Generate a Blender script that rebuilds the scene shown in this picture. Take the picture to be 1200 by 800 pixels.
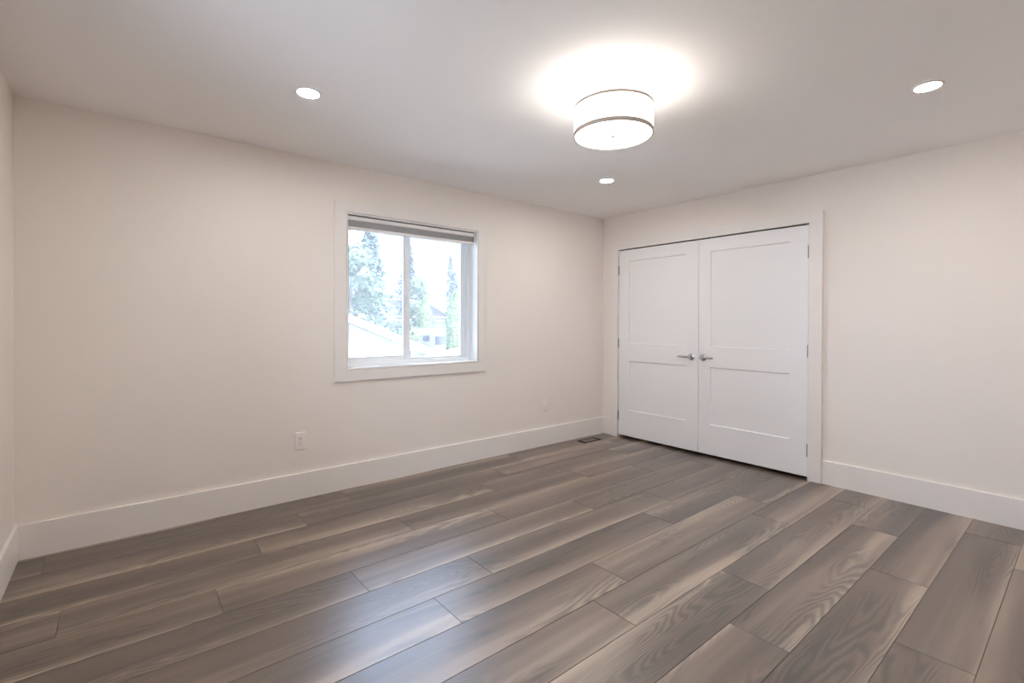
import bpy, bmesh, math, random
from mathutils import Vector, Matrix, noise as mnoise

for o in list(bpy.data.objects):
    bpy.data.objects.remove(o)
S = bpy.context.scene
COL = S.collection
PI = math.pi

# ------------------------------------------------------------------ camera
H = 2.44            # ceiling height
W = 4.7195          # room width along x (window wall)
DEP = 4.10          # room depth along y
CAMPOS = Vector((0.4375, -3.5922, 1.2598))
yaw, pit, rol = 0.6835, -0.0066, 0.0031
fw = Vector((math.sin(yaw)*math.cos(pit), math.cos(yaw)*math.cos(pit), math.sin(pit)))
r0 = Vector((math.cos(yaw), -math.sin(yaw), 0.0))
u0 = r0.cross(fw)
rr = r0*math.cos(rol) + u0*math.sin(rol)
uu = u0*math.cos(rol) - r0*math.sin(rol)
cd = bpy.data.cameras.new('camera')
cam = bpy.data.objects.new('camera', cd)
COL.objects.link(cam)
cam.matrix_world = Matrix(((rr.x, uu.x, -fw.x, CAMPOS.x), (rr.y, uu.y, -fw.y, CAMPOS.y),
                           (rr.z, uu.z, -fw.z, CAMPOS.z), (0, 0, 0, 1)))
cd.sensor_fit = 'HORIZONTAL'
cd.sensor_width = 36.0
cd.lens = 36.0*561.49/1200.0
cd.shift_x = (600-599.49)/1200.0
cd.shift_y = -(381.16-400)/1200.0*-1.0
cd.clip_start = 0.02
cd.clip_end = 600
S.camera = cam

# ------------------------------------------------------------------ world, sun, exposure
EXPOSURE = 0.75
SKY = 6.0
SUN = 11.0
POT = 230.0
BULB = 0.22          # watts of each bulb inside the drum lamp
SHADE_GLOW = 2.6
S.view_settings.view_transform = 'Standard'
S.view_settings.look = 'None'
S.view_settings.gamma = 1.0
S.view_settings.use_curve_mapping = False
S.view_settings.exposure = EXPOSURE
S.cycles.use_denoising = True
S.cycles.max_bounces = 14
S.cycles.diffuse_bounces = 8
S.cycles.transparent_max_bounces = 16
S.cycles.sample_clamp_indirect = 6.0
S.cycles.caustics_reflective = False

wd = bpy.data.worlds.new('sky')
S.world = wd
wd.use_nodes = True
nt = wd.node_tree
nt.nodes.clear()
wo = nt.nodes.new('ShaderNodeOutputWorld')
bg = nt.nodes.new('ShaderNodeBackground')
tc = nt.nodes.new('ShaderNodeTexCoord')
nz = nt.nodes.new('ShaderNodeTexNoise')
nz.inputs['Scale'].default_value = 5.0
nz.inputs['Detail'].default_value = 4.0
cr = nt.nodes.new('ShaderNodeValToRGB')
cr.color_ramp.elements[0].position = 0.42
cr.color_ramp.elements[0].color = (0.55, 0.70, 1.0, 1)
cr.color_ramp.elements[1].position = 0.60
cr.color_ramp.elements[1].color = (0.86, 0.95, 1.15, 1)
nt.links.new(tc.outputs['Generated'], nz.inputs['Vector'])
nt.links.new(nz.outputs['Fac'], cr.inputs['Fac'])
nt.links.new(cr.outputs['Color'], bg.inputs['Color'])
bg.inputs['Strength'].default_value = SKY
nt.links.new(bg.outputs['Background'], wo.inputs['Surface'])

sd = bpy.data.lights.new('sun', 'SUN')
sd.energy = SUN
sd.angle = math.radians(12)
sd.color = (1.0, 0.97, 0.92)
so = bpy.data.objects.new('sun', sd)
COL.objects.link(so)
so.rotation_euler = Vector((-0.40, 0.75, -0.85)).to_track_quat('-Z', 'Y').to_euler()

# ------------------------------------------------------------------ materials
def mat(name, color, rough=0.5, metal=0.0, spec=0.5, bump=0.0, bscale=200.0, var=0.0, vscale=3.0):
    """Principled material with a procedural fine bump and a slight procedural colour variation."""
    m = bpy.data.materials.new(name)
    m.use_nodes = True
    t = m.node_tree
    b = t.nodes['Principled BSDF']
    b.inputs['Base Color'].default_value = (*color, 1)
    b.inputs['Roughness'].default_value = rough
    b.inputs['Metallic'].default_value = metal
    b.inputs['Specular IOR Level'].default_value = spec
    c = t.nodes.new('ShaderNodeTexCoord')
    if var > 0:
        n = t.nodes.new('ShaderNodeTexNoise')
        n.inputs['Scale'].default_value = vscale
        n.inputs['Detail'].default_value = 5
        t.links.new(c.outputs['Object'], n.inputs['Vector'])
        r = t.nodes.new('ShaderNodeValToRGB')
        r.color_ramp.elements[0].position = 0.3
        r.color_ramp.elements[1].position = 0.7
        r.color_ramp.elements[0].color = (*[max(0, k*(1-var)) for k in color], 1)
        r.color_ramp.elements[1].color = (*[min(1, k*(1+var)) for k in color], 1)
        t.links.new(n.outputs['Fac'], r.inputs['Fac'])
        t.links.new(r.outputs['Color'], b.inputs['Base Color'])
    if bump > 0:
        n = t.nodes.new('ShaderNodeTexNoise')
        n.inputs['Scale'].default_value = bscale
        n.inputs['Detail'].default_value = 3
        t.links.new(c.outputs['Object'], n.inputs['Vector'])
        bp = t.nodes.new('ShaderNodeBump')
        bp.inputs['Strength'].default_value = bump
        bp.inputs['Distance'].default_value = 0.002
        t.links.new(n.outputs['Fac'], bp.inputs['Height'])
        t.links.new(bp.outputs['Normal'], b.inputs['Normal'])
    return m

def emitter(name, color, strength):
    m = bpy.data.materials.new(name)
    m.use_nodes = True
    t = m.node_tree
    b = t.nodes['Principled BSDF']
    b.inputs['Base Color'].default_value = (0.9, 0.9, 0.88, 1)
    b.inputs['Emission Color'].default_value = (*color, 1)
    b.inputs['Emission Strength'].default_value = strength
    return m

M_WALL = mat('wall_paint', (0.855, 0.798, 0.748), 0.75, spec=0.25, bump=0.12, bscale=260, var=0.012, vscale=1.2)
M_CEIL = mat('ceiling_paint', (0.93, 0.91, 0.90), 0.9, spec=0.15, bump=0.1, bscale=200, var=0.01, vscale=1.0)
M_TRIM = mat('trim_paint', (0.845, 0.805, 0.772), 0.42, spec=0.4, bump=0.03, bscale=60, var=0.008)
M_DOOR = mat('door_paint', (0.87, 0.865, 0.865), 0.42, spec=0.4, bump=0.03, bscale=60, var=0.008)
M_VINYL = mat('window_vinyl', (0.87, 0.91, 0.94), 0.35, spec=0.45, bump=0.02, var=0.006)
M_LINER = mat('window_liner_paint', (0.89, 0.88, 0.87), 0.4, spec=0.4, bump=0.02, var=0.006)
M_GASKET = mat('window_gasket', (0.28, 0.31, 0.34), 0.6, bump=0.05)
M_METAL = mat('satin_nickel', (0.60, 0.60, 0.59), 0.24, metal=1.0, bump=0.02, bscale=400, var=0.03)
M_HINGE = mat('brushed_hinge_metal', (0.30, 0.28, 0.26), 0.40, metal=1.0, bump=0.05, bscale=300, var=0.05)
M_DARK = mat('dark_metal_and_slot_shade', (0.018, 0.011, 0.007), 0.9, spec=0.05, bump=0.05, var=0.1)  # catch metal; also paints the shade in the register slot
M_PLATE = mat('outlet_plastic', (0.87, 0.83, 0.79), 0.35, spec=0.5, bump=0.01, var=0.006)
M_SLOT = mat('outlet_slot', (0.05, 0.04, 0.035), 0.6, var=0.05)
M_CLOSET = mat('closet_paint', (0.30, 0.28, 0.26), 0.8, var=0.02)
M_BAND = mat('lamp_band', (0.46, 0.40, 0.36), 0.6, spec=0.2, bump=0.05, bscale=300, var=0.03)
M_RAIL = mat('blind_rail', (0.84, 0.82, 0.81), 0.45, var=0.01)
M_POT = emitter('pot_light_lens', (1.0, 0.962, 0.91), POT)
M_POTRIM = mat('pot_light_trim', (0.86, 0.85, 0.83), 0.45, var=0.006)

# pleated blind fabric
def fabric_mat():
    m = mat('blind_fabric', (0.58, 0.58, 0.585), 0.9, spec=0.1, bump=0.3, bscale=900, var=0.06, vscale=60)
    return m
M_FABRIC = fabric_mat()
M_GAPCAP = mat('blind_gap_shade_and_cap', (0.16, 0.155, 0.15), 0.6, var=0.03)  # dark tone for the painted gap shade and the end caps

# lampshade: white cloth that lets light through and is lit from within
def shade_mat(name, glow):
    m = bpy.data.materials.new(name)
    m.use_nodes = True
    t = m.node_tree
    t.nodes.remove(t.nodes['Principled BSDF'])
    out = t.nodes['Material Output']
    d = t.nodes.new('ShaderNodeBsdfDiffuse')
    tr = t.nodes.new('ShaderNodeBsdfTranslucent')
    mx = t.nodes.new('ShaderNodeMixShader')
    mx.inputs[0].default_value = 0.5
    em = t.nodes.new('ShaderNodeEmission')
    em.inputs['Color'].default_value = (1.0, 0.975, 0.94, 1)
    em.inputs['Strength'].default_value = glow
    ad = t.nodes.new('ShaderNodeAddShader')
    c = t.nodes.new('ShaderNodeTexCoord')
    n = t.nodes.new('ShaderNodeTexNoise')
    n.inputs['Scale'].default_value = 300
    t.links.new(c.outputs['Object'], n.inputs['Vector'])
    r = t.nodes.new('ShaderNodeValToRGB')
    r.color_ramp.elements[0].color = (0.80, 0.78, 0.75, 1)
    r.color_ramp.elements[1].color = (0.86, 0.84, 0.81, 1)
    t.links.new(n.outputs['Fac'], r.inputs['Fac'])
    t.links.new(r.outputs['Color'], d.inputs['Color'])
    t.links.new(r.outputs['Color'], tr.inputs['Color'])
    t.links.new(d.outputs[0], mx.inputs[1])
    t.links.new(tr.outputs[0], mx.inputs[2])
    t.links.new(mx.outputs[0], ad.inputs[0])
    t.links.new(em.outputs[0], ad.inputs[1])
    t.links.new(ad.outputs[0], out.inputs['Surface'])
    return m
M_SHADE = shade_mat('lampshade_cloth', SHADE_GLOW)
M_DIFF = shade_mat('lamp_diffuser', SHADE_GLOW)

# window glass: clear, faintly reflecting, with a whitish glare veil mixed in
def glass_mat():
    m = bpy.data.materials.new('window_glass')
    m.use_nodes = True
    t = m.node_tree
    t.nodes.remove(t.nodes['Principled BSDF'])
    out = t.nodes['Material Output']
    tp = t.nodes.new('ShaderNodeBsdfTransparent')
    tp.inputs['Color'].default_value = (0.97, 0.985, 0.985, 1)
    gl = t.nodes.new('ShaderNodeBsdfGlossy')
    gl.inputs['Roughness'].default_value = 0.02
    fr = t.nodes.new('ShaderNodeFresnel')
    fr.inputs['IOR'].default_value = 1.35
    m1 = t.nodes.new('ShaderNodeMixShader')
    t.links.new(fr.outputs[0], m1.inputs[0])
    t.links.new(tp.outputs[0], m1.inputs[1])
    t.links.new(gl.outputs[0], m1.inputs[2])
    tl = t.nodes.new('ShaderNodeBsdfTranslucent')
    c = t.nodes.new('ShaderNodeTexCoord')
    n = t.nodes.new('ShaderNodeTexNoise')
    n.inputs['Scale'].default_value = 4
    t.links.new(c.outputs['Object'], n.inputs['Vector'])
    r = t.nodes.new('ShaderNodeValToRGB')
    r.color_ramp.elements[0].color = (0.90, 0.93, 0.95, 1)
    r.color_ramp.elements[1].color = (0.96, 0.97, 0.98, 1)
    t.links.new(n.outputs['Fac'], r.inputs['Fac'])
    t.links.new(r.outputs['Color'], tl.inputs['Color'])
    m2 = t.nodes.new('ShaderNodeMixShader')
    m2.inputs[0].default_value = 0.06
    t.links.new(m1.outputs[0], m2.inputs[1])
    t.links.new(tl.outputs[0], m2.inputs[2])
    t.links.new(m2.outputs[0], out.inputs['Surface'])
    return m
M_GLASS = glass_mat()

# vinyl-plank wood: UV holds metres along / across the plank, attribute "plank" holds random numbers
def floor_mat():
    m = bpy.data.materials.new('wood_planks')
    m.use_nodes = True
    t = m.node_tree
    N, L = t.nodes.new, t.links.new
    b = t.nodes['Principled BSDF']
    uv = N('ShaderNodeUVMap'); uv.uv_map = 'plank_uv'
    at = N('ShaderNodeAttribute'); at.attribute_name = 'plank'
    sep = N('ShaderNodeSeparateXYZ'); L(uv.outputs[0], sep.inputs[0])
    sr = N('ShaderNodeSeparateColor'); L(at.outputs['Color'], sr.inputs[0])
    def math_(op, a, bb, clamp=False):
        n = N('ShaderNodeMath'); n.operation = op; n.use_clamp = clamp
        for i, x in enumerate((a, bb)):
            if x is None: continue
            if isinstance(x, (int, float)): n.inputs[i].default_value = x
            else: L(x, n.inputs[i])
        return n.outputs[0]
    def coord(su, sv, seed):
        c = N('ShaderNodeCombineXYZ')
        L(math_('MULTIPLY', sep.outputs[0], su), c.inputs[0])
        L(math_('MULTIPLY', sep.outputs[1], sv), c.inputs[1])
        L(math_('ADD', math_('MULTIPLY', sr.outputs[0], 137.0), seed), c.inputs[2])
        return c.outputs[0]
    def noise(su, sv, seed, detail=2.0, rough=0.5, dist=0.0):
        n = N('ShaderNodeTexNoise')
        n.inputs['Scale'].default_value = 1.0
        n.inputs['Detail'].default_value = detail
        n.inputs['Roughness'].default_value = rough
        n.inputs['Distortion'].default_value = dist
        L(coord(su, sv, seed), n.inputs['Vector'])
        return n.outputs['Fac']
    def ramp(x, pts):
        r = N('ShaderNodeValToRGB')
        el = r.color_ramp.elements
        while len(el) < len(pts): el.new(0.5)
        for e, (p, c) in zip(el, pts):
            e.position = p
            e.color = (*c, 1) if isinstance(c, tuple) else (c, c, c, 1)
        L(x, r.inputs['Fac'])
        return r.outputs['Color']
    # broad light and dark bands along the board
    band = noise(0.55, 9.0, 3.0, 2.0, 0.45, 0.3)
    # one edge of each board is paler than the other
    v = math_('DIVIDE', sep.outputs[1], 0.2344)
    flip = math_('GREATER_THAN', sr.outputs[1], 0.35)
    vv = math_('ABSOLUTE', math_('SUBTRACT', v, flip), None)
    edge = math_('POWER', vv, 3.0)
    tone = math_('ADD', math_('MULTIPLY', band, 0.78), math_('MULTIPLY', edge, 0.26))
    tone = math_('ADD', tone, math_('MULTIPLY', math_('SUBTRACT', sr.outputs[2], 0.5), 0.10))
    col = ramp(tone, [(0.20, (0.060, 0.038, 0.026)), (0.40, (0.120, 0.081, 0.057)),
                      (0.54, (0.196, 0.140, 0.102)), (0.72, (0.420, 0.325, 0.246))])
    # cathedral grain: contour lines of a stretched height field
    f = noise(0.8, 7.0, 21.0, 1.0, 0.4, 0.2)
    f2 = math_('ADD', f, math_('MULTIPLY', noise(9.0, 30.0, 31.0, 2.0), 0.035))
    rings = math_('SINE', math_('MULTIPLY', f2, 150.0), None)
    mask = ramp(noise(1.1, 6.0, 44.0, 1.0), [(0.42, 0.0), (0.56, 1.0)])
    rg = math_('MULTIPLY', math_('MULTIPLY', math_('ADD', math_('MULTIPLY', rings, 0.5), 0.5), mask), 0.58)
    # fine fibres
    fib = noise(5.0, 190.0, 60.0, 3.0, 0.6)
    fb = math_('MULTIPLY', math_('SUBTRACT', fib, 0.5), 0.55)
    # dark smudges / knots
    kn = ramp(noise(1.9, 13.0, 75.0, 2.0, 0.5, 0.25), [(0.66, 0.0), (0.80, 1.0)])
    k = math_('SUBTRACT', math_('SUBTRACT', math_('ADD', 1.0, fb), rg), math_('MULTIPLY', kn, 0.40))
    mul = N('ShaderNodeVectorMath'); mul.operation = 'SCALE'
    L(col, mul.inputs[0]); L(k, mul.inputs['Scale'])
    # groove between boards
    groove = N('ShaderNodeMix'); groove.data_type = 'RGBA'
    L(at.outputs['Alpha'], groove.inputs[0])
    groove.inputs[6].default_value = (0.022, 0.016, 0.012, 1)
    L(mul.outputs[0], groove.inputs[7])
    L(groove.outputs[2], b.inputs['Base Color'])
    rgh = math_('ADD', 0.36, math_('MULTIPLY', math_('SUBTRACT', fib, 0.5), 0.16))
    L(rgh, b.inputs['Roughness'])
    b.inputs['Specular IOR Level'].default_value = 1.0
    b.inputs['Coat Weight'].default_value = 0.6
    b.inputs['Coat Roughness'].default_value = 0.38
    b.inputs['Coat IOR'].default_value = 1.62
    bp = N('ShaderNodeBump')
    bp.inputs['Strength'].default_value = 0.35
    bp.inputs['Distance'].default_value = 0.0012
    L(fib, bp.inputs['Height'])
    L(bp.outputs['Normal'], b.inputs['Normal'])
    return m
M_FLOOR = floor_mat()

# ------------------------------------------------------------------ mesh helpers
def obj(name, bm, m, parent=None, smooth=False, loc=None):
    me = bpy.data.meshes.new(name)
    bmesh.ops.recalc_face_normals(bm, faces=bm.faces[:])
    bm.to_mesh(me)
    bm.free()
    for x in (m if isinstance(m, (list, tuple)) else [m]):
        me.materials.append(x)
    if smooth:
        for p in me.polygons: p.use_smooth = True
        if hasattr(me, 'set_sharp_from_angle'):
            me.set_sharp_from_angle(angle=math.radians(35))
    o = bpy.data.objects.new(name, me)
    COL.objects.link(o)
    if loc is not None: o.location = loc
    if parent is not None: o.parent = parent
    return o

def thing(name, label, cat, loc=(0, 0, 0), group=None, rotz=0.0):
    o = bpy.data.objects.new(name, None)
    COL.objects.link(o)
    o.location = loc
    o.rotation_euler = (0, 0, rotz)
    o.empty_display_size = 0.1
    o['label'] = label; o['category'] = cat
    if group: o['group'] = group
    return o

def tag(o, label, cat, group=None):
    o['label'] = label; o['category'] = cat
    if group: o['group'] = group
    return o

def struct(o):
    o['kind'] = 'structure'
    return o

def struct_empty(name, loc=(0, 0, 0)):
    o = bpy.data.objects.new(name, None)
    COL.objects.link(o)
    o.location = loc
    o.empty_display_size = 0.1
    o['kind'] = 'structure'
    return o

def box(bm, a, b, bevel=0.0, seg=2):
    x0, y0, z0 = [min(i, j) for i, j in zip(a, b)]
    x1, y1, z1 = [max(i, j) for i, j in zip(a, b)]
    vs = [bm.verts.new(q) for q in ((x0,y0,z0),(x1,y0,z0),(x1,y1,z0),(x0,y1,z0),(x0,y0,z1),(x1,y0,z1),(x1,y1,z1),(x0,y1,z1))]
    fs = [bm.faces.new([vs[i] for i in q]) for q in ((3,2,1,0),(4,5,6,7),(0,1,5,4),(1,2,6,5),(2,3,7,6),(3,0,4,7))]
    if bevel > 0:
        es = list({e for f in fs for e in f.edges})
        bmesh.ops.bevel(bm, geom=es, offset=bevel, segments=seg, affect='EDGES', profile=0.5)

def tube(bm, pts, r, n=12, caps=True):
    """round bar through points; r is one radius or a list"""
    rs = r if isinstance(r, (list, tuple)) else [r]*len(pts)
    pts = [Vector(p) for p in pts]
    rings = []
    for i, p in enumerate(pts):
        d = (pts[min(i+1, len(pts)-1)] - pts[max(i-1, 0)]).normalized()
        a = d.orthogonal().normalized() if i == 0 else (prev - d*prev.dot(d)).normalized()
        prev = a
        c = d.cross(a)
        rings.append([bm.verts.new(p + (a*math.cos(2*PI*k/n) + c*math.sin(2*PI*k/n))*rs[i]) for k in range(n)])
    for A, B in zip(rings, rings[1:]):
        for k in range(n):
            bm.faces.new((A[k], A[(k+1) % n], B[(k+1) % n], B[k]))
    if caps:
        bm.faces.new(rings[0][::-1]); bm.faces.new(rings[-1])

def lathe(bm, prof, n=32, mtx=None, close=False):
    """revolve (r, z) pairs about z; mtx moves the result"""
    rings = []
    for r, z in prof:
        if r < 1e-6:
            rings.append([bm.verts.new((0, 0, z))])
        else:
            rings.append([bm.verts.new((r*math.cos(2*PI*k/n), r*math.sin(2*PI*k/n), z)) for k in range(n)])
    pairs = list(zip(rings, rings[1:]))
    if close: pairs.append((rings[-1], rings[0]))
    for A, B in pairs:
        for k in range(n):
            q = []
            for v in (A[k % len(A)], A[(k+1) % len(A)], B[(k+1) % len(B)], B[k % len(B)]):
                if v not in q: q.append(v)
            if len(q) > 2:
                try: bm.faces.new(q)
                except ValueError: pass
    if mtx is not None:
        bmesh.ops.transform(bm, matrix=mtx, verts=[v for R in rings for v in R])

# wall with rectangular holes: sheet in (s, z) given thickness along the normal axis
def wall_mesh(s0, s1, z0, z1, holes, place):
    """place(s, d, z) -> xyz, d = 0 inner face, 1 outer face"""
    bm = bmesh.new()
    ss = sorted({s0, s1, *[h[0] for h in holes], *[h[1] for h in holes]})
    zs = sorted({z0, z1, *[h[2] for h in holes], *[h[3] for h in holes]})
    cache = {}
    def V(s, d, z):
        k = (round(s, 5), d, round(z, 5))
        if k not in cache: cache[k] = bm.verts.new(place(s, d, z))
        return cache[k]
    solid = {}
    for i in range(len(ss)-1):
        for j in range(len(zs)-1):
            cs, cz = (ss[i]+ss[i+1])/2, (zs[j]+zs[j+1])/2
            solid[i, j] = not any(h[0] < cs < h[1] and h[2] < cz < h[3] for h in holes)
    for (i, j), ok in solid.items():
        if not ok: continue
        a, b, c, d = ss[i], ss[i+1], zs[j], zs[j+1]
        bm.faces.new((V(a,0,c), V(b,0,c), V(b,0,d), V(a,0,d)))
        bm.faces.new((V(a,1,d), V(b,1,d), V(b,1,c), V(a,1,c)))
        for (ni, nj, p, q) in ((i-1, j, (a,c), (a,d)), (i+1, j, (b,c), (b,d)), (i, j-1, (a,c), (b,c)), (i, j+1, (a,d), (b,d))):
            if not solid.get((ni, nj), False):
                bm.faces.new((V(p[0],0,p[1]), V(q[0],0,q[1]), V(q[0],1,q[1]), V(p[0],1,p[1])))
    return bm

# ------------------------------------------------------------------ room shell
WO = (1.754, 2.956, 0.8975, 2.0835)     # window opening
DO = (-2.119, -0.229, 0.0, 2.055)       # closet opening (y0, y1, z0, z1)
FILL_WIN_Y = -2.45                              # unseen window added in the left wall as daylight fill
TW = 0.16                               # wall thickness
HB, TB = 0.183, 0.0152                  # baseboard

struct(obj('wall_back', wall_mesh(-TW, W+TW, -0.02, H+0.02, [WO], lambda s, d, z: (s, TW*d, z)), M_WALL))
struct(obj('wall_right', wall_mesh(-DEP-TW, 0, -0.02, H+0.02, [(DO[0]-0.02, DO[1]+0.02, -0.02, DO[3]+0.036)], lambda s, d, z: (W+0.12*d, s, z)), M_WALL))
struct(obj('wall_left', wall_mesh(-DEP-TW, 0, -0.02, H+0.02, [(FILL_WIN_Y, FILL_WIN_Y+WO[1]-WO[0], WO[2], WO[3])], lambda s, d, z: (-TW*d, s, z)), M_WALL))
struct(obj('wall_front', wall_mesh(0, W, -0.02, H+0.02, [], lambda s, d, z: (s, -DEP-TW*d, z)), M_WALL))
bm = bmesh.new(); box(bm, (-TW, -DEP-TW, H), (W+0.9, TW, H+0.2))
struct(obj('ceiling', bm, M_CEIL))
# closet behind the doors
bm = bmesh.new()
x0, x1, y0, y1 = W+0.12, W+0.75, -2.5, 0.0
for a, b in (((x1, y0, -0.02), (x1+0.05, y1, H)), ((x0, y0-0.05, -0.02), (x1+0.05, y0, H)), ((x0, y1, -0.02), (x1+0.05, y1+0.05, H))):
    box(bm, a, b)
struct(obj('wall_closet', bm, M_CLOSET))

# floor boards: rows run along x
def build_floor():
    bm = bmesh.new()
    uvl = bm.loops.layers.uv.new('plank_uv')
    cl = bm.loops.layers.float_color.new('plank')
    rng = random.Random(11)
    P, LEN, G = 0.2344, 1.5765, 0.0011
    first = {-1: 0.9, 0: 0.125, 1: 1.33, 2: 1.028, 3: 0.232, 4: 0.778, 5: 1.333, 6: 0.302, 7: 1.542, 8: 0.772, 9: 0.517, 10: 1.228,
             11: 0.84, 12: 0.267, 13: 1.232, 14: 0.847, 15: 1.45, 16: 0.3, 17: 1.1, 18: 0.6}
    XMIN, XMAX, YMIN, YMAX = -0.02, W+0.75, -DEP-0.02, 0.02
    def face(pts, uvs, c):
        f = bm.faces.new([bm.verts.new(p) for p in pts])
        for l, u in zip(f.loops, uvs):
            l[uvl].uv = u
            l[cl] = c
    for k in range(-1, 18):
        yt, yb = min(YMAX, -0.04-P*k), max(YMIN, -0.04-P*(k+1))
        if yt <= yb: continue
        x = first[k]-2*LEN
        while x < XMAX:
            a, b = max(x, XMIN), min(x+LEN, XMAX)
            c = (rng.random(), rng.random(), rng.random(), 1.0)
            if b > a:
                base = -0.04-P*(k+1)
                xa, xb, ya, yb2 = a+G, b-G, yb+G, yt-G
                g = 0.0008; d = -0.0016
                top = [(xa+g, ya+g), (xb-g, ya+g), (xb-g, yb2-g), (xa+g, yb2-g)]
                low = [(xa, ya), (xb, ya), (xb, yb2), (xa, yb2)]
                U = lambda q: (q[0]-x, q[1]-base)
                face([(*q, 0.0) for q in top], [U(q) for q in top], c)
                cd_ = (c[0], c[1], c[2], 0.35)
                for i in range(4):
                    j = (i+1) % 4
                    face([(*top[i], 0), (*low[i], d), (*low[j], d), (*top[j], 0)], [U(top[i]), U(low[i]), U(low[j]), U(top[j])], cd_)
            x += LEN
    q = [(XMIN, YMIN), (XMAX, YMIN), (XMAX, YMAX), (XMIN, YMAX)]
    face([(*p, -0.0016) for p in q], [(0, 0)]*4, (0, 0, 0, 0))
    face([(*p, -0.15) for p in q[::-1]], [(0, 0)]*4, (0, 0, 0, 0))
    for i in range(4):
        j = (i+1) % 4
        face([(*q[i], -0.0016), (*q[i], -0.15), (*q[j], -0.15), (*q[j], -0.0016)], [(0, 0)]*4, (0, 0, 0, 0))
    o = obj('floor', bm, M_FLOOR)
    return struct(o)
build_floor()

# baseboards: flat boards with an eased top edge
def baseboard(name, a, b, n):
    """a, b: ends on the wall face (x, y); n: unit normal into the room"""
    bm = bmesh.new()
    prof = [(0, 0), (TB, 0), (TB, HB-0.002), (TB-0.0012, HB-0.0004), (TB-0.0025, HB), (0, HB)]
    rings = []
    for p in (a, b):
        rings.append([bm.verts.new((p[0]+n[0]*t, p[1]+n[1]*t, z)) for t, z in prof])
    m = len(prof)
    for i in range(m):
        j = (i+1) % m
        bm.faces.new((rings[0][i], rings[0][j], rings[1][j], rings[1][i]))
    bm.faces.new(rings[0]); bm.faces.new(rings[1][::-1])
    return struct(obj(name, bm, M_TRIM))
baseboard('baseboard_back', (0, 0), (W, 0), (0, -1))
baseboard('baseboard_left', (0, -DEP), (0, -TB), (1, 0))
baseboard('baseboard_right', (W, -DEP), (W, -2.2195), (-1, 0))
baseboard('baseboard_corner', (W, -0.136), (W, -TB), (-1, 0))
baseboard('baseboard_front', (TB, -DEP), (W-TB, -DEP), (0, 1))

# ------------------------------------------------------------------ closet doors
trim = struct_empty('trim_1', (W, (DO[0]+DO[1])/2, 0))
CT = 0.032
def local(bm, org):
    bmesh.ops.translate(bm, vec=-Vector(org), verts=bm.verts[:])
    return bm
def part(name, bm, m, parent, smooth=False):
    return obj(name, local(bm, parent.location), m, parent, smooth)
ZC = 2.146
bm = bmesh.new(); box(bm, (W-CT, -2.2185, 0), (W, DO[0]-0.004, DO[3]+0.004), 0.0015)
part('casing_side', bm, M_TRIM, trim)
bm = bmesh.new(); box(bm, (W-CT, DO[1]+0.004, 0), (W, -0.137, DO[3]+0.004), 0.0015)
part('casing_side', bm, M_TRIM, trim)
bm = bmesh.new(); box(bm, (W-CT, -2.2185, DO[3]+0.004), (W, -0.137, ZC), 0.0015)
part('casing_head', bm, M_TRIM, trim)
for ya, yb in ((DO[0]-0.02, DO[0]), (DO[1], DO[1]+0.02)):
    bm = bmesh.new(); box(bm, (W, ya, 0), (W+0.12, yb, DO[3]+0.036)); part('jamb', bm, M_TRIM, trim)
bm = bmesh.new(); box(bm, (W+0.001, DO[0], DO[3]+0.021), (W+0.12, DO[1], DO[3]+0.036)); part('head_jamb', bm, M_TRIM, trim)

def door_slab(y0, y1, z0, z1, xf, panels, dx=0.010, bev=0.0042, thick=0.035):
    """slab whose room face is x = xf; panels (y0, y1, z0, z1) are sunk by dx with a small slope"""
    bm = bmesh.new()
    ys = sorted({y0, y1, *[q for p in panels for q in p[:2]]})
    zs = sorted({z0, z1, *[q for p in panels for q in p[2:]]})
    C = {}
    def V(x, y, z):
        k = (round(x, 5), round(y, 5), round(z, 5))
        if k not in C: C[k] = bm.verts.new((x, y, z))
        return C[k]
    for i in range(len(ys)-1):
        for j in range(len(zs)-1):
            a, b, c, d = ys[i], ys[i+1], zs[j], zs[j+1]
            if any(p[0] <= a and b <= p[1] and p[2] <= c and d <= p[3] for p in panels):
                o = [(a, c), (b, c), (b, d), (a, d)]
                n = [(a+bev, c+bev), (b-bev, c+bev), (b-bev, d-bev), (a+bev, d-bev)]
                for k in range(4):
                    l = (k+1) % 4
                    bm.faces.new((V(xf, *o[k]), V(xf, *o[l]), V(xf+dx, *n[l]), V(xf+dx, *n[k])))
                bm.faces.new([V(xf+dx, *q) for q in n])
            else:
                bm.faces.new([V(xf, *q) for q in ((a, c), (b, c), (b, d), (a, d))])
    xb = xf+thick
    for i in range(len(ys)-1):
        for z in (z0, z1):
            bm.faces.new((V(xf, ys[i], z), V(xf, ys[i+1], z), V(xb, ys[i+1], z), V(xb, ys[i], z)))
    for j in range(len(zs)-1):
        for y in (y0, y1):
            bm.faces.new((V(xf, y, zs[j]), V(xf, y, zs[j+1]), V(xb, y, zs[j+1]), V(xb, y, zs[j])))
    for i in range(len(ys)-1):
        for j in range(len(zs)-1):
            a, b, c, d = ys[i], ys[i+1], zs[j], zs[j+1]
            bm.faces.new([V(xb, *q) for q in ((a, c), (a, d), (b, d), (b, c))])
    return bm

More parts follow.
